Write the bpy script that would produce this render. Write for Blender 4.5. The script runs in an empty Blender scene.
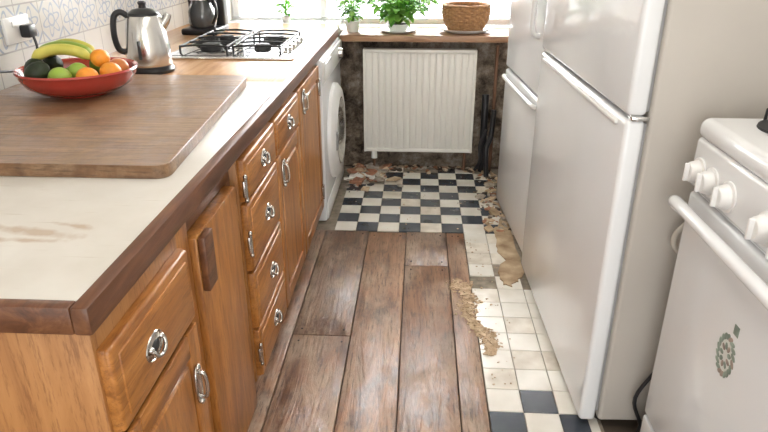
import bpy, bmesh, math, random
from mathutils import Vector, Matrix, noise
R=random.Random(7)
sc=bpy.context.scene
try:
    sc.view_settings.view_transform='Standard'
except Exception: pass
COL=sc.collection
# ---------------------------------------------------------------- materials
def newmat(name):
    m=bpy.data.materials.new(name); m.use_nodes=True
    nt=m.node_tree; b=nt.nodes['Principled BSDF']
    return m,nt,b
def N(nt,t,**k):
    n=nt.nodes.new(t)
    for a,v in k.items(): setattr(n,a,v)
    return n
def rgba(c): return (c[0],c[1],c[2],1)
def plain(name,c,rough=.5,metal=0,var=.06,scale=6,bump=0,coat=0,trans=0,ior=1.45,transl=0,c2=None):
    m,nt,b=newmat(name)
    tc=N(nt,'ShaderNodeTexCoord'); nz=N(nt,'ShaderNodeTexNoise'); nz.inputs['Scale'].default_value=scale; nz.inputs['Detail'].default_value=6
    nt.links.new(tc.outputs['Object'],nz.inputs['Vector'])
    cr=N(nt,'ShaderNodeValToRGB'); cr.color_ramp.elements[0].position=.3; cr.color_ramp.elements[1].position=.7
    cr.color_ramp.elements[0].color=rgba(c2 if c2 else [x*(1-var) for x in c]); cr.color_ramp.elements[1].color=rgba([min(1,x*(1+var)) for x in c])
    nt.links.new(nz.outputs['Fac'],cr.inputs['Fac']); nt.links.new(cr.outputs['Color'],b.inputs['Base Color'])
    b.inputs['Roughness'].default_value=rough; b.inputs['Metallic'].default_value=metal
    b.inputs['Coat Weight'].default_value=coat; b.inputs['Transmission Weight'].default_value=trans; b.inputs['IOR'].default_value=ior
    if bump:
        bp=N(nt,'ShaderNodeBump'); bp.inputs['Strength'].default_value=bump; bp.inputs['Distance'].default_value=.01
        nt.links.new(nz.outputs['Fac'],bp.inputs['Height']); nt.links.new(bp.outputs['Normal'],b.inputs['Normal'])
    if transl:
        tr=N(nt,'ShaderNodeBsdfTranslucent'); nt.links.new(cr.outputs['Color'],tr.inputs['Color']); mx=N(nt,'ShaderNodeMixShader'); mx.inputs[0].default_value=transl
        nt.links.new(b.outputs[0],mx.inputs[1]); nt.links.new(tr.outputs[0],mx.inputs[2]); nt.links.new(mx.outputs[0],nt.nodes['Material Output'].inputs['Surface'])
    return m
def wood(name,cols,stretch=(12,1.2,12),rough=.4,bump=.15,off=0,worn=None,wornamt=.55,coat=.1,fine=None,dark=None,wsc=3.1,fineamt=.7,rvar=.15):
    m,nt,b=newmat(name); L=nt.links.new
    tc=N(nt,'ShaderNodeTexCoord'); mp=N(nt,'ShaderNodeMapping'); mp.inputs['Scale'].default_value=stretch
    mp.inputs['Location'].default_value=(off*3.7,off*1.9,off*5.1)
    L(tc.outputs['Object'],mp.inputs['Vector'])
    nz=N(nt,'ShaderNodeTexNoise'); nz.inputs['Scale'].default_value=2.2; nz.inputs['Detail'].default_value=9; nz.inputs['Roughness'].default_value=.62; nz.inputs['Distortion'].default_value=.9
    L(mp.outputs['Vector'],nz.inputs['Vector'])
    cr=N(nt,'ShaderNodeValToRGB'); e=cr.color_ramp.elements
    e[0].position=.30; e[0].color=rgba(cols[0]); e[1].position=.70; e[1].color=rgba(cols[2])
    x=e.new(.5); x.color=rgba(cols[1])
    L(nz.outputs['Fac'],cr.inputs['Fac']); out=cr.outputs['Color']
    def layer(out,color,amt,scl,lo,hi,sc3,seed):
        n2=N(nt,'ShaderNodeTexNoise'); n2.inputs['Scale'].default_value=scl; n2.inputs['Detail'].default_value=8; n2.inputs['Roughness'].default_value=.72
        m2=N(nt,'ShaderNodeMapping'); m2.inputs['Scale'].default_value=sc3; m2.inputs['Location'].default_value=(off+seed,off*2+seed,seed)
        L(tc.outputs['Object'],m2.inputs['Vector']); L(m2.outputs['Vector'],n2.inputs['Vector'])
        r2=N(nt,'ShaderNodeValToRGB'); r2.color_ramp.elements[0].position=lo; r2.color_ramp.elements[1].position=hi
        L(n2.outputs['Fac'],r2.inputs['Fac'])
        ml=N(nt,'ShaderNodeMath',operation='MULTIPLY'); ml.inputs[1].default_value=amt; L(r2.outputs['Color'],ml.inputs[0])
        mx=N(nt,'ShaderNodeMixRGB'); L(ml.outputs[0],mx.inputs['Fac']); L(out,mx.inputs['Color1']); mx.inputs['Color2'].default_value=rgba(color); return mx.outputs['Color'],r2.outputs['Color']
    if dark: out,_=layer(out,dark,.85,6,.50,.64,(1.6,.8,1.6),9.3)
    if worn: out,wf=layer(out,worn,wornamt,wsc,.44,.62,(2,1,2),0)
    if fine: out,_=layer(out,fine,fineamt,3,.52,.62,tuple(s*5 for s in stretch),3.3)
    L(out,b.inputs['Base Color']); b.inputs['Roughness'].default_value=rough; b.inputs['Coat Weight'].default_value=coat; b.inputs['Coat Roughness'].default_value=.3
    if worn:
        mr=N(nt,'ShaderNodeMapRange'); mr.inputs['To Min'].default_value=rough-.1; mr.inputs['To Max'].default_value=rough+rvar; L(wf,mr.inputs['Value']); L(mr.outputs[0],b.inputs['Roughness'])
    bp=N(nt,'ShaderNodeBump'); bp.inputs['Strength'].default_value=bump; bp.inputs['Distance'].default_value=.01
    L(nz.outputs['Fac'],bp.inputs['Height']); L(bp.outputs['Normal'],b.inputs['Normal'])
    return m
OAK=[(.20,.066,.013),(.40,.160,.036),(.54,.245,.068)]
OF=(.17,.058,.014)
oakV=[wood('oak_vertical_%d'%i,OAK,(10,10,1.1),.36,.12,i,fine=OF,fineamt=.6) for i in range(3)]
oakH=[wood('oak_horizontal_%d'%i,OAK,(10,1.3,12),.36,.12,i+5,fine=OF,fineamt=.6) for i in range(3)]
oakEnd=wood('oak_end_panel',[(.27,.105,.03),(.40,.18,.055),(.49,.24,.085)],(9,9,1.0),.45,.1,3,fine=OF,fineamt=.6)
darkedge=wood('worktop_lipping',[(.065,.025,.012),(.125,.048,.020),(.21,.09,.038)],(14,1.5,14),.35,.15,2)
worktop=wood('worktop_wood',[(.42,.20,.075),(.56,.30,.13),(.66,.40,.20)],(14,1.2,10),.25,.05,4,coat=.3)
boardm=[wood('chopping_board_wood_%d'%i,[[q*(.9+.1*i) for q in k] for k in [(.12,.058,.026),(.23,.12,.055),(.35,.20,.10)]],(1.1,13,10),.45,.25,i*3+1,worn=(.40,.29,.19),wornamt=.45,wsc=5,fine=(.09,.045,.02),dark=(.12,.06,.03)) for i in range(3)]
FLOORC=[(.065,.026,.013),(.19,.088,.042),(.34,.185,.10)]
floorM=[wood('floorboard_%d'%i,[[c*(0.78+.14*i) for c in k] for k in FLOORC],(9,.9,9),.42,.6,i*2+1,worn=(.46,.355,.265),wornamt=.68,coat=.05,fine=(.045,.02,.011),dark=(.055,.024,.013),wsc=3.6,rvar=.22) for i in range(5)]
sillm=wood('sill_wood',[(.20,.10,.05),(.36,.20,.11),(.50,.32,.2)],(1.2,10,10),.4,.2,8)
white=plain('white_enamel',(.79,.80,.81),.24,var=.01,coat=.35)
white2=plain('white_enamel_warm',(.77,.765,.75),.3,var=.02,coat=.2)
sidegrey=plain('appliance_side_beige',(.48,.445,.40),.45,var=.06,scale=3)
radm=plain('radiator_cream',(.83,.81,.75),.35,var=.02)
chrome=plain('chrome',(.55,.53,.50),.2,1,var=.2,scale=30)
steel=plain('brushed_steel',(.70,.69,.67),.22,1,var=.06)
black=plain('black_plastic',(.018,.018,.02),.3,var=.1)
iron=plain('cast_iron',(.03,.03,.032),.55,var=.2)
hobm=plain('hob_glass',(.05,.05,.055),.08,coat=1)
greyrub=plain('grey_gasket',(.30,.30,.30),.6)
redm=plain('red_ceramic',(.40,.045,.03),.22,coat=.6)
plaster=plain('plaster_tan',(.64,.50,.35),.95,scale=35,bump=.6,c2=(.36,.25,.15))
rubm=plain('rubble_grey',(.50,.45,.38),.95,scale=30,bump=.6,c2=(.2,.16,.12))
brick=plain('brick_red',(.36,.17,.10),.95,var=.4,scale=30,bump=.6)
hard=plain('exposed_underlay',(.52,.40,.26),.9,scale=14,bump=.5,c2=(.25,.16,.09))
sub=plain('subfloor',(.10,.075,.055),.9,var=.3,scale=10)
paint=plain('wall_paint',(.80,.78,.73),.8,var=.02)
pottery=plain('white_pottery',(.85,.85,.83),.25,coat=.5,var=.01)
wicker=plain('wicker',(.36,.19,.08),.6,var=.3,scale=60)
leaf=[plain('leaf_green_%d'%i,c,.45,var=.2,scale=25,transl=.45) for i,c in enumerate([(.20,.48,.07),(.34,.64,.14),(.10,.32,.05)])]
soil=plain('potting_soil',(.06,.035,.02),.95,var=.4,scale=60,bump=.5)
glass=plain('glass',(1,1,1),.02,trans=1,var=0)
darkglass=plain('smoked_glass',(.05,.055,.06),.05,coat=1)
copper=plain('old_copper',(.25,.14,.09),.5,.6,var=.3)
vinylW=plain('white_floor_tile',(.82,.80,.74),.25,scale=7,coat=.2,c2=(.70,.66,.58))
vinylW2=plain('white_floor_tile_dirty',(.76,.72,.64),.3,scale=11,coat=.1,c2=(.50,.44,.35))
vinylB=plain('black_floor_tile',(.035,.045,.062),.22,scale=7,coat=.25,c2=(.075,.085,.10))
grout=plain('tile_grout',(.27,.23,.18),.9,var=.4,scale=20)
stone,nt,b=newmat('rough_rubble_wall'); L=nt.links.new
tc=N(nt,'ShaderNodeTexCoord'); vo=N(nt,'ShaderNodeTexNoise'); vo.inputs['Scale'].default_value=7; vo.inputs['Detail'].default_value=10; vo.inputs['Roughness'].default_value=.78
L(tc.outputs['Object'],vo.inputs['Vector']); cr=N(nt,'ShaderNodeValToRGB'); e=cr.color_ramp.elements
e[0].position=.36; e[0].color=(.05,.035,.025,1); e[1].position=.66; e[1].color=(.58,.52,.44,1); x=e.new(.5); x.color=(.27,.21,.155,1)
L(vo.outputs['Fac'],cr.inputs['Fac'])
L(cr.outputs['Color'],b.inputs['Base Color']); b.inputs['Roughness'].default_value=.95
bp=N(nt,'ShaderNodeBump'); bp.inputs['Strength'].default_value=1; bp.inputs['Distance'].default_value=.03; L(vo.outputs['Fac'],bp.inputs['Height']); L(bp.outputs['Normal'],b.inputs['Normal'])

lam,nt,b=newmat('cream_laminate'); L=nt.links.new
tc=N(nt,'ShaderNodeTexCoord')
nz=N(nt,'ShaderNodeTexNoise'); nz.inputs['Scale'].default_value=22; nz.inputs['Detail'].default_value=7; L(tc.outputs['Object'],nz.inputs['Vector'])
n3=N(nt,'ShaderNodeTexNoise'); n3.inputs['Scale'].default_value=4; n3.inputs['Detail'].default_value=8; L(tc.outputs['Object'],n3.inputs['Vector'])
c3=N(nt,'ShaderNodeValToRGB'); c3.color_ramp.elements[0].position=.35; c3.color_ramp.elements[0].color=(.56,.525,.465,1); c3.color_ramp.elements[1].position=.6; c3.color_ramp.elements[1].color=(.64,.615,.565,1); L(n3.outputs['Fac'],c3.inputs['Fac'])
col=c3.outputs['Color']
for (px,py,sx,sy,rz) in ((-.70,1.02,8,48,-.2),(-.69,.985,9,75,.0),(-.64,1.05,14,80,-.3)):
    m0=N(nt,'ShaderNodeMapping',vector_type='TEXTURE'); m0.inputs['Location'].default_value=(px,py,0); m0.inputs['Rotation'].default_value=(0,0,rz); m0.inputs['Scale'].default_value=(1/sx,1/sy,1e6)
    L(tc.outputs['Object'],m0.inputs['Vector'])
    ln=N(nt,'ShaderNodeVectorMath',operation='LENGTH'); L(m0.outputs['Vector'],ln.inputs[0])
    ad=N(nt,'ShaderNodeMath',operation='MULTIPLY_ADD'); L(nz.outputs['Fac'],ad.inputs[0]); ad.inputs[1].default_value=2.4; L(ln.outputs['Value'],ad.inputs[2])
    cr=N(nt,'ShaderNodeMapRange'); cr.inputs['From Min'].default_value=1.4; cr.inputs['From Max'].default_value=2.1; cr.inputs['To Min'].default_value=.6; cr.inputs['To Max'].default_value=0; L(ad.outputs[0],cr.inputs['Value'])
    mx=N(nt,'ShaderNodeMixRGB'); L(cr.outputs[0],mx.inputs['Fac']); L(col,mx.inputs['Color1']); mx.inputs['Color2'].default_value=(.36,.23,.13,1); col=mx.outputs['Color']
# fine scratches
ms=N(nt,'ShaderNodeMapping'); ms.inputs['Scale'].default_value=(4,60,1); ms.inputs['Rotation'].default_value=(0,0,.5); L(tc.outputs['Object'],ms.inputs['Vector'])
ns=N(nt,'ShaderNodeTexNoise'); ns.inputs['Scale'].default_value=2.5; ns.inputs['Detail'].default_value=5; L(ms.outputs['Vector'],ns.inputs['Vector'])
rs=N(nt,'ShaderNodeMapRange'); rs.inputs['From Min'].default_value=.66; rs.inputs['From Max'].default_value=.74; rs.inputs['To Max'].default_value=.4; L(ns.outputs['Fac'],rs.inputs['Value'])
mx=N(nt,'ShaderNodeMixRGB'); L(rs.outputs[0],mx.inputs['Fac']); L(col,mx.inputs['Color1']); mx.inputs['Color2'].default_value=(.40,.33,.25,1); col=mx.outputs['Color']
L(col,b.inputs['Base Color']); b.inputs['Roughness'].default_value=.32; b.inputs['Coat Weight'].default_value=.2

tw,nt,b=newmat('wall_tiles_blue_motif'); L=nt.links.new
tc=N(nt,'ShaderNodeTexCoord'); sp=N(nt,'ShaderNodeSeparateXYZ'); L(tc.outputs['Object'],sp.inputs[0])
def M(op,a,bb=None,c=None):
    n=N(nt,'ShaderNodeMath',operation=op)
    for i,v in enumerate((a,bb,c)):
        if v is None: continue
        if isinstance(v,(int,float)): n.inputs[i].default_value=v
        else: L(v,n.inputs[i])
    return n.outputs[0]
T=.15
uy=M('FRACT',M('DIVIDE',sp.outputs['Y'],T)); zz=M('SUBTRACT',sp.outputs['Z'],.885); uz=M('FRACT',M('DIVIDE',zz,T))
dy=M('ABSOLUTE',M('SUBTRACT',uy,.5)); dz=M('ABSOLUTE',M('SUBTRACT',uz,.5))
edge=M('GREATER_THAN',M('MAXIMUM',dy,dz),.482)
r=M('SQRT',M('ADD',M('POWER',dy,2),M('POWER',dz,2)))
ang=M('ARCTAN2',M('SUBTRACT',uz,.5),M('SUBTRACT',uy,.5))
pet=M('ADD',.30,M('MULTIPLY',M('SINE',M('MULTIPLY',ang,6)),.10))
l1=M('LESS_THAN',M('ABSOLUTE',M('SUBTRACT',r,pet)),.035)
l2=M('LESS_THAN',M('ABSOLUTE',M('SUBTRACT',r,.14)),.03)
l3=M('LESS_THAN',M('ABSOLUTE',M('SUBTRACT',M('ADD',dy,dz),.72)),.04)
mot=M('MAXIMUM',M('MAXIMUM',l1,l2),l3)
band=M('MULTIPLY',M('GREATER_THAN',zz,T),M('LESS_THAN',zz,2*T))
mot=M('MULTIPLY',mot,band)
mx=N(nt,'ShaderNodeMixRGB'); L(mot,mx.inputs['Fac']); mx.inputs['Color1'].default_value=(.64,.62,.58,1); mx.inputs['Color2'].default_value=(.38,.42,.50,1)
mx2=N(nt,'ShaderNodeMixRGB'); L(edge,mx2.inputs['Fac']); L(mx.outputs['Color'],mx2.inputs['Color1']); mx2.inputs['Color2'].default_value=(.40,.385,.37,1)
L(mx2.outputs['Color'],b.inputs['Base Color']); b.inputs['Roughness'].default_value=.2
bp=N(nt,'ShaderNodeBump',invert=True); bp.inputs['Strength'].default_value=.4; bp.inputs['Distance'].default_value=.004; L(edge,bp.inputs['Height']); L(bp.outputs['Normal'],b.inputs['Normal'])

# ---------------------------------------------------------------- mesh helpers
def finish(bm,name,mat,smooth=True,parent=None,ang=38):
    bmesh.ops.recalc_face_normals(bm,faces=bm.faces[:])
    me=bpy.data.meshes.new(name); bm.to_mesh(me); bm.free()
    if mat:
        for m_ in (mat if isinstance(mat,list) else [mat]): me.materials.append(m_)
    if smooth:
        me.shade_smooth(); me.set_sharp_from_angle(angle=math.radians(ang))
    o=bpy.data.objects.new(name,me); COL.objects.link(o)
    if parent: o.parent=parent
    return o
def box(name,x0,x1,y0,y1,z0,z1,mat,bev=.003,parent=None,seg=2):
    bm=bmesh.new(); bmesh.ops.create_cube(bm,size=1)
    for v in bm.verts:
        v.co=Vector(((x0+x1)/2+v.co.x*(x1-x0),(y0+y1)/2+v.co.y*(y1-y0),(z0+z1)/2+v.co.z*(z1-z0)))
    if bev: bmesh.ops.bevel(bm,geom=bm.edges[:],offset=min(bev,.45*min(abs(x1-x0),abs(y1-y0),abs(z1-z0))),segments=seg,profile=.5,affect='EDGES')
    return finish(bm,name,mat,parent=parent)
def lathe(name,prof,mat,loc=(0,0,0),seg=40,parent=None,rot=None,sc_=None):
    bm=bmesh.new(); rings=[]
    for r_,z_ in prof:
        if r_<1e-5: rings.append([bm.verts.new((0,0,z_))])
        else: rings.append([bm.verts.new((r_*math.cos(2*math.pi*i/seg),r_*math.sin(2*math.pi*i/seg),z_)) for i in range(seg)])
    for a,c in zip(rings,rings[1:]):
        for i in range(seg):
            j=(i+1)%seg
            if len(a)==1 and len(c)==1: continue
            if len(a)==1: bm.faces.new((a[0],c[i],c[j]))
            elif len(c)==1: bm.faces.new((a[i],a[j],c[0]))
            else: bm.faces.new((a[i],a[j],c[j],c[i]))
    mt=Matrix.Translation(loc)
    if rot: mt=mt@rot
    if sc_: mt=mt@Matrix.Diagonal((*sc_,1))
    bmesh.ops.transform(bm,matrix=mt,verts=bm.verts[:])
    return finish(bm,name,mat,parent=parent)
def smoothpts(pts,n=6):
    pts=[Vector(p) for p in pts]; out=[]
    P=[pts[0]]+pts+[pts[-1]]
    for i in range(1,len(P)-2):
        for k in range(n):
            t=k/n; a,b_,c,d=P[i-1],P[i],P[i+1],P[i+2]
            out.append(.5*((2*b_)+(c-a)*t+(2*a-5*b_+4*c-d)*t*t+(3*b_-a-3*c+d)*t**3))
    out.append(pts[-1]); return out
def tube(name,pts,rad,mat,parent=None,closed=False,seg=10,sm=6):
    P=smoothpts(pts,sm) if (sm and not closed) else [Vector(p) for p in pts]
    bm=bmesh.new(); rings=[]; n=len(P); up=Vector((0,0,1)); last=None
    for i,p in enumerate(P):
        if closed: t=P[(i+1)%n]-P[i-1]
        else: t=P[min(i+1,n-1)]-P[max(i-1,0)]
        t.normalize()
        if last is None:
            a=t.cross(up); 
            if a.length<.1: a=t.cross(Vector((1,0,0)))
        else: a=last-t*last.dot(t)
        a.normalize(); last=a; c=t.cross(a)
        rr=rad(i/(n-1)) if callable(rad) else rad
        rings.append([bm.verts.new(p+rr*(math.cos(2*math.pi*k/seg)*a+math.sin(2*math.pi*k/seg)*c)) for k in range(seg)])
    m_=n if closed else n-1
    for i in range(m_):
        A=rings[i]; B=rings[(i+1)%n]
        for k in range(seg): bm.faces.new((A[k],A[(k+1)%seg],B[(k+1)%seg],B[k]))
    if not closed: bm.faces.new(rings[0]); bm.faces.new(rings[-1])
    return finish(bm,name,mat,parent=parent,ang=60)
def ball(name,loc,s,mat,parent=None,rot=None,sub=3):
    bm=bmesh.new(); bmesh.ops.create_icosphere(bm,subdivisions=sub,radius=1)
    mt=Matrix.Translation(loc)@(rot or Matrix())@Matrix.Diagonal((*s,1))
    bmesh.ops.transform(bm,matrix=mt,verts=bm.verts[:])
    return finish(bm,name,mat,parent=parent,ang=180)
def prism(name,poly,z0,z1,mat,bev=.003,parent=None,seg=2):
    bm=bmesh.new(); vs=[bm.verts.new((x,y,z0)) for x,y in poly]; f=bm.faces.new(vs)
    r_=bmesh.ops.extrude_face_region(bm,geom=[f])
    for g in r_['geom']:
        if isinstance(g,bmesh.types.BMVert): g.co.z=z1
    if bev:
        ed=[e for e in bm.edges if abs(e.verts[0].co.z-e.verts[1].co.z)<1e-6]
        bmesh.ops.bevel(bm,geom=ed,offset=bev,segments=seg,profile=.5,affect='EDGES')
    return finish(bm,name,mat,parent=parent)
def empty(name,loc=(0,0,0)):
    e=bpy.data.objects.new(name,None); COL.objects.link(e); e.location=loc; e.empty_display_size=.1; return e
def join(name,objs):
    bm=bmesh.new(); mats=[]
    for o in objs:
        off=[]
        for m_ in o.data.materials:
            if m_ not in mats: mats.append(m_)
            off.append(mats.index(m_))
        n0=len(bm.faces); bm.from_mesh(o.data); bm.faces.ensure_lookup_table()
        for f in bm.faces[n0:]: f.material_index=off[f.material_index] if off else 0
    me=bpy.data.meshes.new(name); bm.to_mesh(me); bm.free()
    for m_ in mats: me.materials.append(m_)
    for o in objs: bpy.data.objects.remove(o)
    o=bpy.data.objects.new(name,me); COL.objects.link(o); return o
RY=Matrix.Rotation(math.radians(90),4,'Y')

# ---------------------------------------------------------------- camera
cam=bpy.data.cameras.new('camera'); co=bpy.data.objects.new('camera',cam); COL.objects.link(co)
cam.sensor_width=36; cam.lens=635/768*36; cam.clip_start=.02
co.location=(0,0,1.41); co.rotation_euler=(math.radians(90-23.9),0,math.radians(3.1)); sc.camera=co

# ---------------------------------------------------------------- room shell
WL=-1.42; WR=1.30; YB=4.05; YS=-1.6; H=2.45
box('wall_left',WL-.12,WL,YS,YB+.25,0,H,tw,0)
box('wall_right',WR,WR+.12,YS,YB+.25,0,H,paint,0)
box('floor',WL,WR,YS,YB+.25,-.06,-.012,sub,0)
box('ceiling',WL-.12,WR+.12,YS,YB+.25,H,H+.1,paint,0)
wx0,wx1,wz1=-1.22,.95,2.1
bm=bmesh.new()
nx,nz_=120,38
g=[[None]*(nx+1) for _ in range(nz_+1)]
for j in range(nz_+1):
    for i in range(nx+1):
        x=WL+(WR-WL)*i/nx; z=-.012+(.850)*j/nz_
        d=.04*noise.noise(Vector((x*7,z*7,1)))+.03*noise.noise(Vector((x*17,z*17,4)))+.014*noise.noise(Vector((x*40,z*40,4)))
        g[j][i]=bm.verts.new((x,YB+d,z))
for j in range(nz_):
    for i in range(nx): bm.faces.new((g[j][i],g[j][i+1],g[j+1][i+1],g[j+1][i]))
w1=finish(bm,'w1',stone,ang=30)
w2=box('w2',WL,WR,YB+.06,YB+.25,-.012,.838,stone,0)
w3=box('w3',WL,wx0,YB,YB+.25,.838,H,paint,0)
w4=box('w4',wx1,WR,YB,YB+.25,.838,H,paint,0)
w5=box('w5',wx0,wx1,YB,YB+.25,wz1,H,paint,0)
join('wall_back',[w1,w2,w3,w4,w5])
s1=box('s1',WL,-.9,YS-.12,YS,0,H,paint,0); s2=box('s2',.9,WR,YS-.12,YS,0,H,paint,0); s3=box('s3',-.9,.9,YS-.12,YS,2.2,H,paint,0)
join('wall_front',[s1,s2,s3])
we=empty('window_1')
yy=YB+.19
fr=[(wx0,wx1,.88,.92),(wx0,wx1,wz1-.06,wz1)]
for i,(a,c,d,e_) in enumerate(fr): box('rail_%d'%i,a,c,yy,yy+.06,d,e_,white,.006,we)
for i,x in enumerate((wx0+.03,-.62,.60,wx1-.03)): box('mullion_%d'%i,x-.022,x+.022,yy,yy+.06,.92,wz1-.06,white,.006,we)
box('pane',wx0+.03,wx1-.03,yy+.028,yy+.032,.915,wz1-.05,glass,0,we)
box('trim_1',wx0,-.50,YB+.0,yy,.838,.905,white,.004)
box('window_sill',-.470,.95,3.83,yy,.832,.870,sillm,.006)

# ---------------------------------------------------------------- floor
objs=[]
SX0=.250
xs=[-.80,-.46,-.237,-.045,.158,SX0-.002]
joints={0:[.0,1.42,2.96],1:[-.3,2.02,2.965],2:[-.5,2.95],3:[-.2,2.60,2.965],4:[-.4,2.96]}
c=0
for i in range(5):
    ys=[YS]+joints[i]
    for a,b2 in zip(ys,ys[1:]):
        objs.append(box('p',xs[i]+.0018,xs[i+1]-.0018,a+.0015,b2-.0015,-.012,.010+R.uniform(-.0012,.0012),floorM[c%5],.003)); c+=2
        for yy2 in (a+.04,b2-.04):
            for xx in (xs[i]+.03,xs[i+1]-.03):
                objs.append(lathe('n',[(0,.0118),(.0035,.0116),(.004,.009)],iron,(xx,yy2,0),seg=8))
join('wooden_floorboards',objs)
ts=.1115; objs=[]
def tile(x,y,m_): 
    o=box('t',x+.001,min(x+ts-.001,.56),y+.001,y+ts-.001,-.012,.006+R.uniform(0,.001),m_,.0015,seg=1); objs.append(o)
for i in range(4):
    for j in range(22):
        y=2.97-ts*(j+1)
        if y<.2: break
        chk=y<1.74
        if i==0 and R.random()<.12 and y>1.9: continue
        if i in(1,2) and 2.40<y<2.9 and (i==2 or R.random()<.35): continue
        m_=(vinylB if (i+j)%2==0 else vinylW) if chk else (vinylW if R.random()<.7 else vinylW2)
        tile(SX0+i*ts,y,m_)
for i in range(9):
    for j in range(9):
        xx=SX0-ts*6+i*ts; y=2.972+j*ts
        if i>=8 and j>1: continue
        if i>=7 and R.random()<.3: continue
        if (j==8 and R.random()<.6): continue
        if i<=1 and j>=6 and R.random()<.6: continue
        tile(xx,y,vinylB if (i+j)%2 else (vinylW if R.random()<.7 else vinylW2))
objs.append(box('bed',-.55,.60,2.972,3.98,-.012,.001,grout,0)); objs.append(box('bed2',SX0,.60,.2,2.97,-.012,.001,grout,0))
join('checkered_floor_tiles',objs)
def chunk(x,y,z,s,m_,fl=(.3,.7)):
    bm=bmesh.new(); bmesh.ops.create_icosphere(bm,subdivisions=1,radius=1)
    for v in bm.verts: v.co*=R.uniform(.55,1.25)
    mt=Matrix.Translation((x,y,z+s*.3))@Matrix.Rotation(R.uniform(0,6),4,'Z')@Matrix.Rotation(R.uniform(-.4,.4),4,'X')@Matrix.Diagonal((s*R.uniform(.7,1.6),s*R.uniform(.7,1.4),s*R.uniform(*fl),1))
    bmesh.ops.transform(bm,matrix=mt,verts=bm.verts[:]); return finish(bm,'c',m_,ang=12)
def slab(x,y,z,s,m_):
    n=R.randint(4,6); a0=R.uniform(0,6)
    pl=[(x+s*R.uniform(.6,1.2)*math.cos(a0+k*6.283/n),y+s*R.uniform(.6,1.2)*math.sin(a0+k*6.283/n)) for k in range(n)]
    o=prism('c',pl,0,s*R.uniform(.12,.35),m_,0)
    M_=Matrix.Translation((x,y,z+s*.15))@Matrix.Rotation(R.uniform(-.35,.35),4,'X')@Matrix.Rotation(R.uniform(-.35,.35),4,'Y')@Matrix.Translation((-x,-y,0))
    o.data.transform(M_); return o
rub=[]
for k in range(110): rub.append(chunk(-.42+abs(R.gauss(0,.11)),3.97-abs(R.gauss(0,.17)),.006,R.uniform(.005,.024),R.choice([rubm,plaster,rubm,iron,brick])))
for k in range(50): rub.append(slab(-.42+abs(R.gauss(0,.12)),3.93-abs(R.gauss(0,.18)),.006,R.uniform(.015,.055),R.choice([rubm,plaster,paint,rubm,brick])))
for k in range(100): rub.append(chunk(R.uniform(-.4,.42),3.97-abs(R.gauss(0,.04)),.006,R.uniform(.006,.024),R.choice([rubm,plaster,brick,sub])))
for k in range(140): rub.append(chunk(.45+R.gauss(0,.045),R.uniform(2.98,3.9),.004,R.uniform(.004,.02),R.choice([rubm,plaster,sub,brick])))
for k in range(30): rub.append(slab(.45+R.gauss(0,.045),R.uniform(3.0,3.9),.004,R.uniform(.015,.04),R.choice([rubm,plaster,hard])))
for k in range(70): rub.append(chunk(R.uniform(-.4,.45),R.uniform(3.0,3.95),.006,R.uniform(.002,.007),R.choice([rubm,plaster])))
join('plaster_rubble',rub)
rub=[]
def cx_(t): return .285-.085*t+.018*math.sin(t*9)
for k in range(700):
    t=R.random(); y=1.93+.50*t; x=cx_(t)+R.gauss(0,.015)*(.5+.8*abs(math.sin(t*7)))
    rub.append(chunk(x,y,.007,R.uniform(.002,.010),plaster,(.3,.6)))
for k in range(45):
    t=R.random(); rub.append(slab(cx_(t)+R.gauss(0,.012),1.93+.5*t,.007,R.uniform(.008,.020),plaster))
for k in range(160): rub.append(chunk(.20+R.gauss(0,.028),2.42+R.gauss(0,.03),.009,R.uniform(.002,.010),plaster,(.3,.6)))
for k in range(90): rub.append(chunk(R.gauss(.30,.06),R.uniform(1.75,2.9),.008,R.uniform(.0015,.005),plaster,(.3,.6)))
join('crumbled_tile_adhesive',rub)
poly=[(.39,2.46),(.42,2.44),(.46,2.48),(.49,2.55),(.495,2.8),(.50,3.2),(.47,3.22),(.45,3.08),(.40,3.02),(.42,2.9),(.40,2.8),(.42,2.66),(.385,2.56)]
pp=[]
for a,b2 in zip(poly,poly[1:]+poly[:1]):
    for t in(0,.33,.66): pp.append((a[0]+(b2[0]-a[0])*t+R.uniform(-.010,.010),a[1]+(b2[1]-a[1])*t+R.uniform(-.014,.014)))
prism('torn_hardboard',pp,.001,.011,hard,.001,seg=1)

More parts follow.
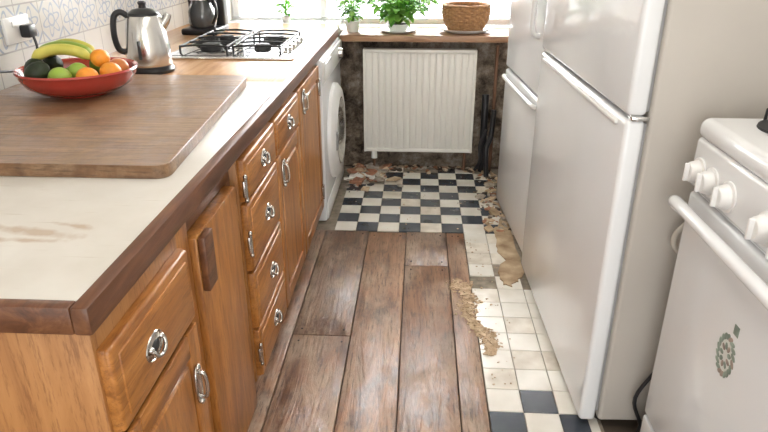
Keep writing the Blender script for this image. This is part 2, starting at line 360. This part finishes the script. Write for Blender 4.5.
# ---------------------------------------------------------------- counter
CX=-.4745; CZ=.91
cw=[box('a',WL,CX-.028,.79,2.33,.868,CZ,lam,.001),
    box('b',WL,CX-.028,2.33,YB-.03,.868,CZ,worktop,.001),
    box('c',CX-.028,CX,.765,YB-.22,.864,CZ+.002,darkedge,.004),
    box('d',WL,CX-.028,.765,.79,.864,CZ+.002,darkedge,.004)]
join('kitchen_worktop',cw)
FX=-.495
def handle(par,y,z,vert=False,i=0):
    e=[]
    a,b2=(.018,.050) if vert else (.036,.025)
    e.append(ball('plate',(FX+.0255,y,z),(.0045,a,b2),chrome,sub=3))
    e.append(lathe('rim',[(.92,0),(1,.003),(1.04,.001),(1,-.002)],chrome,(FX+.026,y,z),rot=RY,sc_=(b2,a,1)))
    if vert:
        tube_=[(FX+.028,y,z+.032),(FX+.040,y,z+.030),(FX+.045,y,z+.01),(FX+.045,y,z-.016),(FX+.040,y,z-.032),(FX+.028,y,z-.034)]
        e.append(tube('b',tube_,.0045,chrome))
        e.append(ball('k1',(FX+.03,y,z+.045),(.006,.008,.008),chrome)); e.append(ball('k2',(FX+.03,y,z-.045),(.006,.008,.008),chrome))
    else:
        e.append(ball('inner',(FX+.029,y,z),(.004,.018,.012),iron,sub=3))
        t=[(FX+.028,y-.024,z+.006),(FX+.036,y-.024,z+.002),(FX+.040,y-.018,z-.010),(FX+.041,y,z-.016),(FX+.040,y+.018,z-.010),(FX+.036,y+.024,z+.002),(FX+.028,y+.024,z+.006)]
        e.append(tube('b',t,.0038,chrome))
        for s in(-1,1): e.append(ball('k',(FX+.03,y+s*.024,z+.006),(.008,.006,.006),chrome))
    o=join('handle_%d'%i,e); o.parent=par
def front(par,y0,y1,z0,z1,kind,i):
    y0+=.006;y1-=.006
    fw=.028 if kind=='drawer' else .055
    mv=oakV[i%3]; mh=oakH[i%3]
    e=[box('s',FX,FX+.014,y0,y1,z0,z1,mh if kind=='drawer' else mv,.002)]
    if kind=='drawer':
        e.append(box('p',FX+.006,FX+.023,y0+.0,y1-.0,z0+.0,z1-.0,mh,.008,seg=3))
        e.append(box('p2',FX+.010,FX+.0265,y0+.022,y1-.022,z0+.02,z1-.02,mh,.0035,seg=2))
    else:
        e.append(box('l',FX+.004,FX+.022,y0,y0+fw,z0,z1,mv,.004)); e.append(box('r',FX+.004,FX+.022,y1-fw,y1,z0,z1,mv,.004))
        e.append(box('t',FX+.004,FX+.0215,y0+fw,y1-fw,z1-fw,z1,mh,.004)); e.append(box('b',FX+.004,FX+.0215,y0+fw,y1-fw,z0,z0+fw,mh,.004))
        e.append(box('c',FX+.006,FX+.020,y0+fw+.01,y1-fw-.01,z0+fw+.01,z1-fw-.01,mv,.010,seg=1))
    o=join('%s_front_%d'%(kind,i),e); o.parent=par
def hinge(par,y,z,i):
    e=[box('a',FX+.02,FX+.028,y-.009,y+.009,z-.024,z+.024,chrome,.003),tube('b',[(FX+.028,y,z-.030),(FX+.028,y,z+.030)],.005,chrome,sm=0),
       ball('c',(FX+.028,y,z+.034),(.006,.006,.008),chrome),ball('d',(FX+.028,y,z-.034),(.006,.006,.008),chrome)]
    o=join('hinge_%d'%i,e); o.parent=par
def unit(y0,y1,fronts,name='kitchen_base_cabinet'):
    p=empty(name)
    box('carcass',WL+.01,FX,y0,y1,.10,.862,oakEnd,.002,p); box('plinth',WL+.02,FX-.04,y0+.002,y1-.002,.0125,.10,darkedge,.001,p)
    for i,f in enumerate(fronts):
        front(p,y0+f[0],y1-f[1],f[2],f[3],f[4],i)
        for h_ in f[5]: handle(p,h_[0],h_[1],h_[2],i)
    return p
unit(.79,1.16,[(0,0,.650,.815,'drawer',[(.935,.728,False)]),(0,0,.12,.635,'door',[(1.105,.505,True)])])
p=empty('cabinet_filler_panel')
box('carcass',WL+.01,FX-.03,1.162,1.618,.10,.862,oakEnd,.002,p); box('plinth',WL+.02,FX-.04,1.162,1.618,.0125,.1,darkedge,.001,p)
box('loose_board',FX-.028,FX+.012,1.24,1.565,.06,.795,oakV[1],.006,p); box('stile',FX-.028,FX-.004,1.164,1.235,.10,.86,oakV[2],.003,p)
box('batten',FX+.013,FX+.030,1.24,1.30,.66,.795,darkedge,.003,p)
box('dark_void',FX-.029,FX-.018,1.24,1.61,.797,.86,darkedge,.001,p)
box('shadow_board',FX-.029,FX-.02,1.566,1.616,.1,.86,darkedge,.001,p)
u=unit(1.62,2.02,[(0,0,.72,.845,'drawer',[(1.83,.785,False)]),(0,0,.50,.71,'drawer',[(1.83,.605,False)]),(0,0,.30,.49,'drawer',[(1.83,.395,False)]),(0,0,.12,.29,'drawer',[(1.83,.21,False)])])
hinge(u,1.604,.77,0); hinge(u,1.604,.60,1); hinge(u,1.604,.22,2)
u=unit(2.022,2.46,[(0,0,.72,.845,'drawer',[(2.24,.785,False)]),(0,0,.12,.71,'door',[(2.09,.64,True)])])
u=unit(2.462,3.02,[(0,0,.12,.845,'door',[(2.54,.785,True)])])
hinge(u,2.97,.75,0); hinge(u,2.97,.22,1)

# ---------------------------------------------------------------- washing machine
p=empty('washing_machine')
wf=-.468
box('body',-1.08,wf,3.06,3.82,.012,.860,white,.012,p,3)
box('control_panel',wf-.005,wf+.013,3.07,3.81,.74,.85,white2,.008,p)
box('detergent_drawer',wf+.009,wf+.021,3.09,3.30,.755,.84,white2,.006,p)
lathe('dial',[(0,.022),(.026,.022),(.03,.004),(.03,0)],steel,(wf+.013,3.66,.795),rot=RY,parent=p)
c0=(wf-.001,3.44,.405)
lathe('door_ring',[(.15,.015),(.19,.045),(.235,.04),(.262,.02),(.265,0)],white2,c0,rot=RY,seg=56,parent=p)
lathe('door_inner_ring',[(.14,.01),(.16,.03),(.185,.044),(.192,.040)],chrome,c0,rot=RY,seg=56,parent=p)
lathe('door_glass',[(0,.035),(.08,.028),(.15,.012)],darkglass,c0,rot=RY,seg=56,parent=p)
box('door_handle',wf+.025,wf+.05,3.215,3.25,.355,.455,greyrub,.008,p)
box('kick_panel',wf-.001,wf+.007,3.08,3.80,.02,.11,white2,.004,p)

# ---------------------------------------------------------------- radiator
p=empty('radiator'); RX0,RX1=-.335,.345; RZ0,RZ1=.135,.78; RYY=3.90
bm=bmesh.new(); nf=17; per=8; n=nf*per; rows=[RZ0+.02,RZ0+.045,RZ1-.045,RZ1-.02]; G=[]
for k,z in enumerate(rows):
    row=[]
    for i in range(n+1):
        x=RX0+.01+(RX1-RX0-.02)*i/n; ph=(i%per)/per
        d=.009*max(0,min(1,2.2*math.sin(math.pi*ph)-.2)) if k in(1,2) else .0
        row.append(bm.verts.new((x,RYY-d,z)))
    G.append(row)
for k in range(3):
    for i in range(n): bm.faces.new((G[k][i],G[k][i+1],G[k+1][i+1],G[k+1][i]))
finish(bm,'fluted_panel',radm,ang=50,parent=p)
box('top_bar',RX0,RX1,RYY-.014,RYY+.05,RZ1-.022,RZ1,radm,.006,p); box('bottom_bar',RX0,RX1,RYY-.010,RYY+.02,RZ0,RZ0+.022,radm,.005,p)
box('side_cap_1',RX0-.004,RX0+.012,RYY-.014,RYY+.05,RZ0,RZ1,radm,.004,p); box('side_cap_2',RX1-.012,RX1+.004,RYY-.014,RYY+.05,RZ0,RZ1,radm,.004,p)
box('back_panel',RX0+.01,RX1-.01,RYY+.02,RYY+.045,RZ0+.02,RZ1-.02,radm,.003,p)
box('bracket_1',-.22,-.19,RYY+.045,YB,.25,.65,radm,.002,p); box('bracket_2',.20,.23,RYY+.045,YB,.25,.65,radm,.002,p)
tube('valve_pipe_1',[(RX0+.06,RYY+.02,RZ0+.02),(RX0+.06,RYY+.02,.07),(RX0+.06,RYY+.02,.008)],.009,copper,p)
lathe('valve_1',[(0,.05),(.016,.05),(.02,.02),(.02,0),(0,0)],pottery,(RX0+.06,RYY+.02,.085),parent=p)
tube('valve_pipe_2',[(RX1-.04,RYY+.02,RZ0+.02),(RX1-.04,RYY+.02,.07),(RX1-.04,RYY+.02,.008)],.009,copper,p)
tube('waste_pipe',[(.42,3.93,.001),(.42,3.93,.3),(.42,3.95,.50)],.022,black)
tube('water_pipe',[(.475,3.95,.001),(.475,3.95,.4),(.475,3.96,.8)],.011,copper)
tube('gas_pipe',[(.44,3.80,.012),(.43,3.82,.18),(.46,3.86,.26),(.47,3.88,.42)],.016,black)
tube('drain_hose',[(.375,3.90,.02),(.40,3.86,.10),(.395,3.86,.20),(.43,3.86,.30)],.010,iron)

# ---------------------------------------------------------------- tall appliances
def fridge(name,loc,rot,W,split,top,depth=.62):
    p=empty(name)
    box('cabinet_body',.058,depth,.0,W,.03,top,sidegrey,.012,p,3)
    box('gasket_lower',.048,.058,.012,W-.012,.06,split-.015,greyrub,.002,p); box('gasket_upper',.048,.058,.012,W-.012,split+.015,top-.01,greyrub,.002,p)
    box('door_lower',0,.05,.0,W,.03,split-.006,white,.013,p,4)
    box('door_upper',0,.05,.0,W,split+.006,top,white,.013,p,4)
    box('hinge_bracket',.012,.056,-.005,.03,split-.006,split+.006,steel,.003,p)
    for i,(a,b2) in enumerate(((.08,.05),(.08,W-.05),(depth-.06,.05),(depth-.06,W-.05))):
        lathe('foot_%d'%i,[(0,0),(.02,0),(.02,.03),(0,.03)],black,(a,b2,.0085),seg=16,parent=p)
    p.location=loc; p.rotation_euler=(0,0,rot); return p
f1=fridge('fridge_freezer',(.520,1.575,0),math.radians(1.9),1.03,.99,1.85)
box('grip_lip_lower',-.008,.01,.06,.97,.960,.972,white2,.005,f1)
f2=fridge('fridge_freezer',(.508,2.66,0),math.radians(4),.74,.775,1.72)
tube('handle_lower',[(-.0,.04,.735),(-.022,.07,.74),(-.028,.35,.745),(-.022,.66,.74),(0,.70,.735)],.010,white2,f2)
tube('handle_upper',[(.002,.10,1.02),(-.03,.10,1.04),(-.034,.10,1.15),(-.034,.10,1.30),(-.002,.10,1.33)],.011,white2,f2)

# ---------------------------------------------------------------- stove
p=empty('gas_cooker'); SX=.668; SY0=.88; SY1=1.485; ZT=.055
box('body',SX+.012,1.285,SY0,SY1,.03,.925+ZT,white,.008,p)
box('hob_top',SX-.010,1.285,SY0-.005,SY1+.005,.918+ZT,.968+ZT,white,.022,p,6)
box('control_fascia',SX-.008,SX+.03,SY0,SY1,.800+ZT,.922+ZT,white,.012,p,4)
box('oven_door',SX-.002,SX+.02,SY0+.005,SY1-.005,.16,.787+ZT,white,.012,p,4)
box('plinth_drawer',SX-.002,SX+.02,SY0+.005,SY1-.005,.035,.150,white,.008,p)
hz=.765+ZT
tube('door_handle',[(SX-.000,SY1-.02,hz-.035),(SX-.028,SY1-.018,hz-.015),(SX-.040,SY1-.045,hz),(SX-.042,1.18,hz+.002),(SX-.040,SY0+.045,hz),(SX-.028,SY0+.018,hz-.015),(SX-.000,SY0+.02,hz-.035)],.015,white,p,seg=14)
KZ=.848+ZT
for i,y in enumerate((1.435,1.365,1.280,1.12,1.04)):
    c_=(SX-.008,y,KZ)
    lathe('knob_%d'%i,[(0,.026),(.020,.026),(.024,.022),(.028,.006),(.034,.004),(.034,0)],white2,c_,rot=RY@Matrix.Rotation(math.pi,4,'X'),parent=p)
    box('knob_grip_%d'%i,SX-.044,SX-.028,y-.004,y+.004,KZ-.022,KZ+.022,white2,.003,p)
for i,(x,y,r_) in enumerate(((.830,1.37,.088),(.84,1.03,.07),(1.12,1.34,.07),(1.12,1.03,.085))):
    lathe('burner_%d'%i,[(0,.028),(r_*.55,.028),(r_*.6,.02),(r_*.62,.008),(r_,.006),(r_*1.02,.0)],iron,(x,y,.967+ZT),parent=p)
    for k in range(4):
        a=k*math.pi/2+.4
        tube('grate_%d_%d'%(i,k),[(x+r_*1.1*math.cos(a),y+r_*1.1*math.sin(a),.967+ZT),(x+r_*1.1*math.cos(a),y+r_*1.1*math.sin(a),.992+ZT),(x+r_*.3*math.cos(a),y+r_*.3*math.sin(a),.994+ZT)],.004,iron,p,sm=0)
for i,(a,b2) in enumerate(((SX+.05,SY0+.05),(SX+.05,SY1-.05),(1.2,SY0+.05),(1.2,SY1-.05))):
    lathe('foot_%d'%i,[(0,0),(.02,0),(.02,.045),(0,.045)],black,(a,b2,-.012),seg=16,parent=p)
e=[]; sg=plain('sticker_green',(.25,.30,.25),.6,var=.3,scale=40); sr=plain('sticker_grey_rust',(.34,.27,.23),.6,var=.3,scale=40); sp2=plain('sticker_pale',(.62,.62,.58),.6)
cy,cz=1.155,.590; sx_=SX-.0025
e.append(ball('d',(sx_+.0004,cy,cz),(.0008,.034,.048),sp2))
for k in range(18):
    a=k*2*math.pi/18
    e.append(ball('l',(sx_,cy+.032*math.cos(a),cz+.044*math.sin(a)),(.0012,.011,.006),R.choice([sg,sg,sr]),rot=Matrix.Rotation(a+.9,4,'X'),sub=2))
for k in range(9):
    a=k*2*math.pi/9
    e.append(ball('l',(sx_,cy+.016*math.cos(a),cz+.022*math.sin(a)),(.0012,.009,.006),sr if k%2 else sg,rot=Matrix.Rotation(a,4,'X'),sub=2))
e.append(box('b',sx_-.0008,sx_+.0008,cy-.028,cy-.008,cz+.062,cz+.085,sg,.0005))
o=join('floral_sticker',e); o.parent=p
tube('power_cable',[(.80,1.535,.60),(.75,1.53,.58),(.70,1.535,.52),(.73,1.535,.42),(.72,1.535,.30),(.66,1.535,.16),(.69,1.535,.06),(.68,1.535,.012)],.006,black)
tube('gas_hose',[(.80,1.535,.78),(.74,1.53,.76),(.68,1.532,.70),(.69,1.535,.65),(.74,1.535,.63)],.008,plain('hose_beige',(.50,.46,.40),.5))

# ---------------------------------------------------------------- counter-top objects
def rpoly(pts,r_,n=6):
    out=[]; m_=len(pts)
    for i in range(m_):
        a=Vector(pts[i-1]);b_=Vector(pts[i]);c_=Vector(pts[(i+1)%m_])
        u_=(a-b_).normalized()*r_; v_=(c_-b_).normalized()*r_
        for k in range(n+1):
            t=k/n; out.append(tuple((b_+u_)*(1-t)**2+2*b_*t*(1-t)+(b_+v_)*t*t))
    return out
cuts=[1.30,1.52,1.70,1.93,2.12,2.285]; objs=[]
def bx(y): return -.552-.065*(y-1.30)/.96
for k,(a,b2) in enumerate(zip(cuts,cuts[1:])):
    pl=[(-1.37,a),(bx(a),a),(bx(b2),b2),(-1.37,b2)]
    if k==0: pl=[(-1.37,a)]+[tuple(q) for q in rpoly([(-1.37,a),(bx(a),a),(bx(b2),b2)],.04)[7:14]]+[(bx(b2),b2),(-1.37,b2)]
    if k==len(cuts)-2: pl=[(-1.37,a),(bx(a),a)]+[tuple(q) for q in rpoly([(bx(a),a),(bx(b2),b2),(-1.37,b2)],.04)[7:14]]+[(-1.37,b2)]
    objs.append(prism('s',pl,CZ+.0005,CZ+.032,boardm[(k*2)%3],.0012,seg=1))
join('chopping_board',objs)
BZ=CZ+.0325; bc=(-1.085,1.985)
lathe('fruit_bowl',[(0,0),(.085,0),(.09,.006),(.125,.014),(.158,.034),(.174,.060),(.178,.074),(.182,.077),(.180,.083),(.171,.078),(.164,.056),(.148,.038),(.118,.022),(.08,.012),(0,.010)],redm,(*bc,BZ),seg=64)
orange=plain('orange_peel',(.80,.30,.03),.4,var=.08,scale=60,bump=.2); green=plain('green_apple_skin',(.28,.42,.06),.3,var=.2); avo=plain('avocado_skin',(.018,.028,.012),.5,var=.3,scale=40,bump=.5)
ban=plain('banana_peel',(.62,.56,.12),.4,scale=14,c2=(.42,.42,.06)); peach=plain('red_apple_skin',(.60,.20,.05),.3,var=.4,scale=8)
def fruit(name,dx,dy,dz,r_,m_):
    prof=[(0,-.90*r_)]+[(r_*math.sin(math.pi*k/14)*(1.0),-r_*math.cos(math.pi*k/14)*.94) for k in range(1,14)]+[(0,.84*r_)]
    o=lathe(name,prof,m_,(bc[0]+dx,bc[1]+dy,BZ+dz-.006),seg=24,rot=Matrix.Rotation(R.uniform(-.5,.5),4,'X'))
    return o
fruit('orange',.118,-.025,.078,.033,orange); fruit('orange',.075,-.090,.073,.034,orange); fruit('orange',.112,.045,.078,.033,peach); fruit('orange',.075,.008,.115,.030,orange)
fruit('apple',.0,-.110,.076,.034,green); fruit('apple',-.04,.04,.052,.033,green); fruit('apple',.02,.11,.076,.034,green); fruit('apple',.022,-.040,.080,.031,green)
for dx,dy,rz in((-.118,-.035,.4),(-.075,-.10,-.5),(-.11,.055,1.2)):
    ball('avocado',(bc[0]+dx,bc[1]+dy,BZ+.082),(.032,.029,.040),avo,rot=Matrix.Rotation(.9,4,'Y')@Matrix.Rotation(rz,4,'X'))
e=[]
for k in range(4):
    oy=(k-1.5)*.034; pts=[]
    for t in range(7):
        a=-.95+1.9*t/6
        pts.append((bc[0]-.035+.105*math.sin(a),bc[1]+.015+oy*(1-.7*t/6),BZ+.068+.072*math.cos(a)+.006*(k%2)))
    e.append(tube('b',pts,lambda s:.005+.0125*min(1,2.4*math.sin(math.pi*min(1,max(0,s)))),ban if k!=1 else green,seg=8))
e.append(ball('s',(bc[0]+.052,bc[1]+.015,BZ+.11),(.010,.014,.010),sub))
join('banana_bunch',e)

kp=empty('electric_kettle'); kc=(-1.065,2.50)
lathe('base',[(0,0),(.088,0),(.092,.012),(.085,.024),(.078,.028),(0,.028)],black,(*kc,CZ+.0005),parent=kp,seg=48)
lathe('body',[(.0,.028),(.084,.029),(.086,.04),(.083,.10),(.075,.16),(.066,.205),(.060,.215),(0,.215)],steel,(*kc,CZ+.0005),parent=kp,seg=48)
lathe('lid',[(.060,.214),(.058,.225),(.04,.238),(.015,.243),(.013,.252),(.017,.262),(.010,.268),(0,.268)],black,(*kc,CZ+.0005),parent=kp,seg=32)
tube('handle',[(kc[0]-.055,kc[1]-.02,CZ+.215),(kc[0]-.078,kc[1]-.03,CZ+.230),(kc[0]-.100,kc[1]-.04,CZ+.212),(kc[0]-.107,kc[1]-.045,CZ+.15),(kc[0]-.100,kc[1]-.04,CZ+.095),(kc[0]-.078,kc[1]-.03,CZ+.08)],.012,black,kp)
tube('spout',[(kc[0]+.05,kc[1]+.01,CZ+.165),(kc[0]+.075,kc[1]+.02,CZ+.195),(kc[0]+.088,kc[1]+.025,CZ+.22)],lambda s:.024-.011*s,steel,kp)
box('water_gauge',kc[0]-.006,kc[0]+.006,kc[1]-.088,kc[1]-.078,CZ+.06,CZ+.13,darkglass,.003,kp)

cp=empty('coffee_maker'); cx,cy=-1.19,3.60
box('base',cx-.10,cx+.10,cy-.12,cy+.12,CZ+.0005,CZ+.035,black,.012,cp,3)
box('column',cx-.10,cx+.10,cy+.04,cy+.12,CZ+.03,CZ+.29,black,.012,cp,3)
box('brew_head',cx-.10,cx+.10,cy-.11,cy+.12,CZ+.22,CZ+.33,black,.018,cp,3)
box('trim_plate',cx-.08,cx+.08,cy-.113,cy-.109,CZ+.25,CZ+.30,steel,.001,cp)
lathe('carafe',[(0,0),(.07,0),(.078,.03),(.075,.08),(.055,.125),(.05,.14)],darkglass,(cx,cy-.03,CZ+.037),parent=cp)
lathe('carafe_collar',[(.052,.135),(.06,.14),(.06,.155),(0,.16)],steel,(cx,cy-.03,CZ+.037),parent=cp)
tube('carafe_handle',[(cx+.05,cy-.05,CZ+.17),(cx+.09,cy-.09,CZ+.17),(cx+.10,cy-.10,CZ+.11),(cx+.07,cy-.08,CZ+.06)],.009,black,cp)

hp=empty('gas_hob'); 
box('plate',-1.12,-.545,2.76,3.40,CZ+.0005,CZ+.012,steel,.005,hp,3)
box('glass',-1.09,-.575,2.79,3.37,CZ+.010,CZ+.0145,hobm,.002,hp)
for i,(x,y,r_) in enumerate(((-.96,2.96,.05),(-.72,2.96,.038),(-.96,3.22,.038),(-.72,3.22,.055))):
    lathe('burner_%d'%i,[(0,.026),(r_*.8,.026),(r_*.85,.018),(r_,.016),(r_*1.05,0)],iron,(x,y,CZ+.0145),parent=hp,seg=28)
for i,x in enumerate((-.96,-.72)):
    for s in(-.105,.105): tube('grate_side_%d_%d'%(i,s>0),[(x+s,2.84,CZ+.045),(x+s,3.34,CZ+.045)],.005,iron,hp,sm=0)
    for k,y in enumerate((2.84,2.96,3.09,3.22,3.34)): tube('grate_bar_%d_%d'%(i,k),[(x-.105,y,CZ+.045),(x-.04,y,CZ+.05),(x+.04,y,CZ+.05),(x+.105,y,CZ+.045)],.0045,iron,hp,sm=0)
    for k,(s,y) in enumerate(((-.105,2.84),(.105,2.84),(-.105,3.34),(.105,3.34))): tube('grate_leg_%d_%d'%(i,k),[(x+s,y,CZ+.0145),(x+s,y,CZ+.045)],.005,iron,hp,sm=0)
for k in range(4): lathe('knob_%d'%k,[(0,.022),(.016,.022),(.019,0)],steel,(-.592,2.90+k*.10,CZ+.0145),parent=hp,seg=20)

sp_=empty('wall_socket')
box('face_plate',WL,WL+.012,2.16,2.31,1.06,1.15,pottery,.004,sp_); box('switch',WL+.012,WL+.016,2.20,2.215,1.115,1.135,white2,.002,sp_)
box('plug',WL+.012,WL+.05,2.235,2.285,1.075,1.12,black,.008,sp_)
tube('cord',[(WL+.045,2.26,1.08),(WL+.06,2.24,1.03),(WL+.05,2.18,.985),(WL+.045,2.02,1.0),(WL+.04,1.85,1.06),(WL+.03,1.7,1.14)],.005,black,sp_)

# ---------------------------------------------------------------- sill objects
SZ=.8705
def pot(par,x,y,z,r_,h_,m_):
    lathe('pot',[(0,0),(r_*.72,0),(r_*.95,h_*.9),(r_*1.03,h_*.92),(r_*1.03,h_),(r_*.92,h_),(r_*.9,h_*.85),(0,h_*.85)],m_,(x,y,z),parent=par)
    lathe('soil',[(0,h_*.87),(r_*.9,h_*.86)],soil,(x,y,z),parent=par)
def leaves(par,x,y,z,n,hh,spread,ll,lw,name='foliage',hmin=.35):
    bm=bmesh.new()
    for k in range(n):
        a=R.uniform(0,6.28); tilt=R.uniform(.05,1)*spread; h0=R.uniform(hmin,1)*hh
        base=Vector((x,y,z)); tip=base+Vector((math.cos(a)*tilt*(h0+.04),math.sin(a)*tilt*(h0+.04),h0))
        if tip.y>4.17: tip.y=4.17
        s=Vector((-math.sin(a),math.cos(a),0))
        v=[bm.verts.new(base-s*.0012),bm.verts.new(base+s*.0012),bm.verts.new(tip+s*.001),bm.verts.new(tip-s*.001)]; bm.faces.new(v)
        out=Vector((math.cos(a),math.sin(a),R.uniform(-.4,.9))).normalized(); up=out.cross(s)
        rows=[]
        for t in range(6):
            u_=t/5; w=lw*math.sin(math.pi*min(.97,u_*.9+.08)); c_=tip+out*ll*u_-Vector((0,0,1))*ll*.35*u_*u_
            rows.append((bm.verts.new(c_-s*w+up*w*.3),bm.verts.new(c_),bm.verts.new(c_+s*w+up*w*.3)))
        m_=R.randrange(3)
        for A,B in zip(rows,rows[1:]):
            for q in(0,1):
                f=bm.faces.new((A[q],A[q+1],B[q+1],B[q])); f.material_index=m_
    return finish(bm,name,leaf,parent=par,ang=80)
p=empty('potted_herb'); pot(p,-.405,3.97,SZ,.048,.065,pottery); leaves(p,-.405,3.97,SZ+.053,120,.18,.55,.048,.015,hmin=.08)
p=empty('potted_basil_plant'); pot(p,-.13,3.98,SZ+.004,.07,.045,pottery); lathe('saucer',[(0,0),(.09,0),(.115,.012),(.117,.016),(.09,.005),(0,.005)],pottery,(-.13,3.98,SZ),parent=p)
leaves(p,-.13,3.98,SZ+.04,420,.21,1.15,.060,.021,hmin=.15)
p=empty('potted_seedling'); pot(p,-.84,4.12,.9055,.03,.035,pottery); leaves(p,-.84,4.12,.9055+.03,34,.12,.4,.06,.013,hmin=.1)
BX=.275
lathe('serving_plate',[(0,0),(.09,0),(.12,.006),(.158,.024),(.161,.028),(.12,.012),(0,.008)],pottery,(BX,3.98,SZ),seg=56)
e=[]; bz=SZ+.014
for k in range(11):
    t=k/10; r0=.100+.035*math.sin(t*2.0); z=bz+.008+t*.125; pts=[]
    for i in range(96):
        a=2*math.pi*i/96; rr=r0+.0045*math.sin(a*16+math.pi*(k%2)); pts.append((BX+rr*math.cos(a),3.98+rr*math.sin(a),z))
    e.append(tube('r',pts,.0075,wicker,closed=True,seg=6))
for k in range(32):
    a=2*math.pi*(k+.5)/32
    e.append(tube('s',[(BX+(.100+.035*math.sin(t*2))*math.cos(a),3.98+(.100+.035*math.sin(t*2))*math.sin(a),bz+t*.138) for t in(0,.25,.5,.75,1)],.004,wicker,seg=6,sm=0))
e.append(lathe('b',[(0,.004),(.10,.004),(.10,0)],wicker,(BX,3.98,bz)))
pts=[(BX+.134*math.cos(2*math.pi*i/64),3.98+.134*math.sin(2*math.pi*i/64),bz+.142) for i in range(64)]
e.append(tube('rim',pts,.010,wicker,closed=True,seg=8))
join('wicker_basket',e)

# ---------------------------------------------------------------- light
w=bpy.data.worlds.new('world'); sc.world=w; w.use_nodes=True
bg=w.node_tree.nodes['Background']; bg.inputs['Color'].default_value=(.96,.98,1,1); bg.inputs['Strength'].default_value=3.4
def area(name,loc,rot,sx,sy,pw,col):
    l=bpy.data.lights.new(name,'AREA'); l.shape='RECTANGLE'; l.size=sx; l.size_y=sy; l.energy=pw; l.color=col
    o=bpy.data.objects.new(name,l); COL.objects.link(o); o.location=loc; o.rotation_euler=rot; return o
area('window_daylight',(-.15,4.55,1.65),(math.radians(-72),0,0),2.0,1.2,135,(1,.99,.97))
area('ceiling_fill_light',(.0,1.0,2.40),(0,0,0),1.0,2.0,18,(1,.95,.88))  # added fill light under the ceiling; there is no lamp fixture
area('rear_fill_light',(0,-1.55,1.5),(math.radians(80),0,0),1.7,1.5,17,(1,.96,.90))  # added soft fill from behind the camera, with no seen source
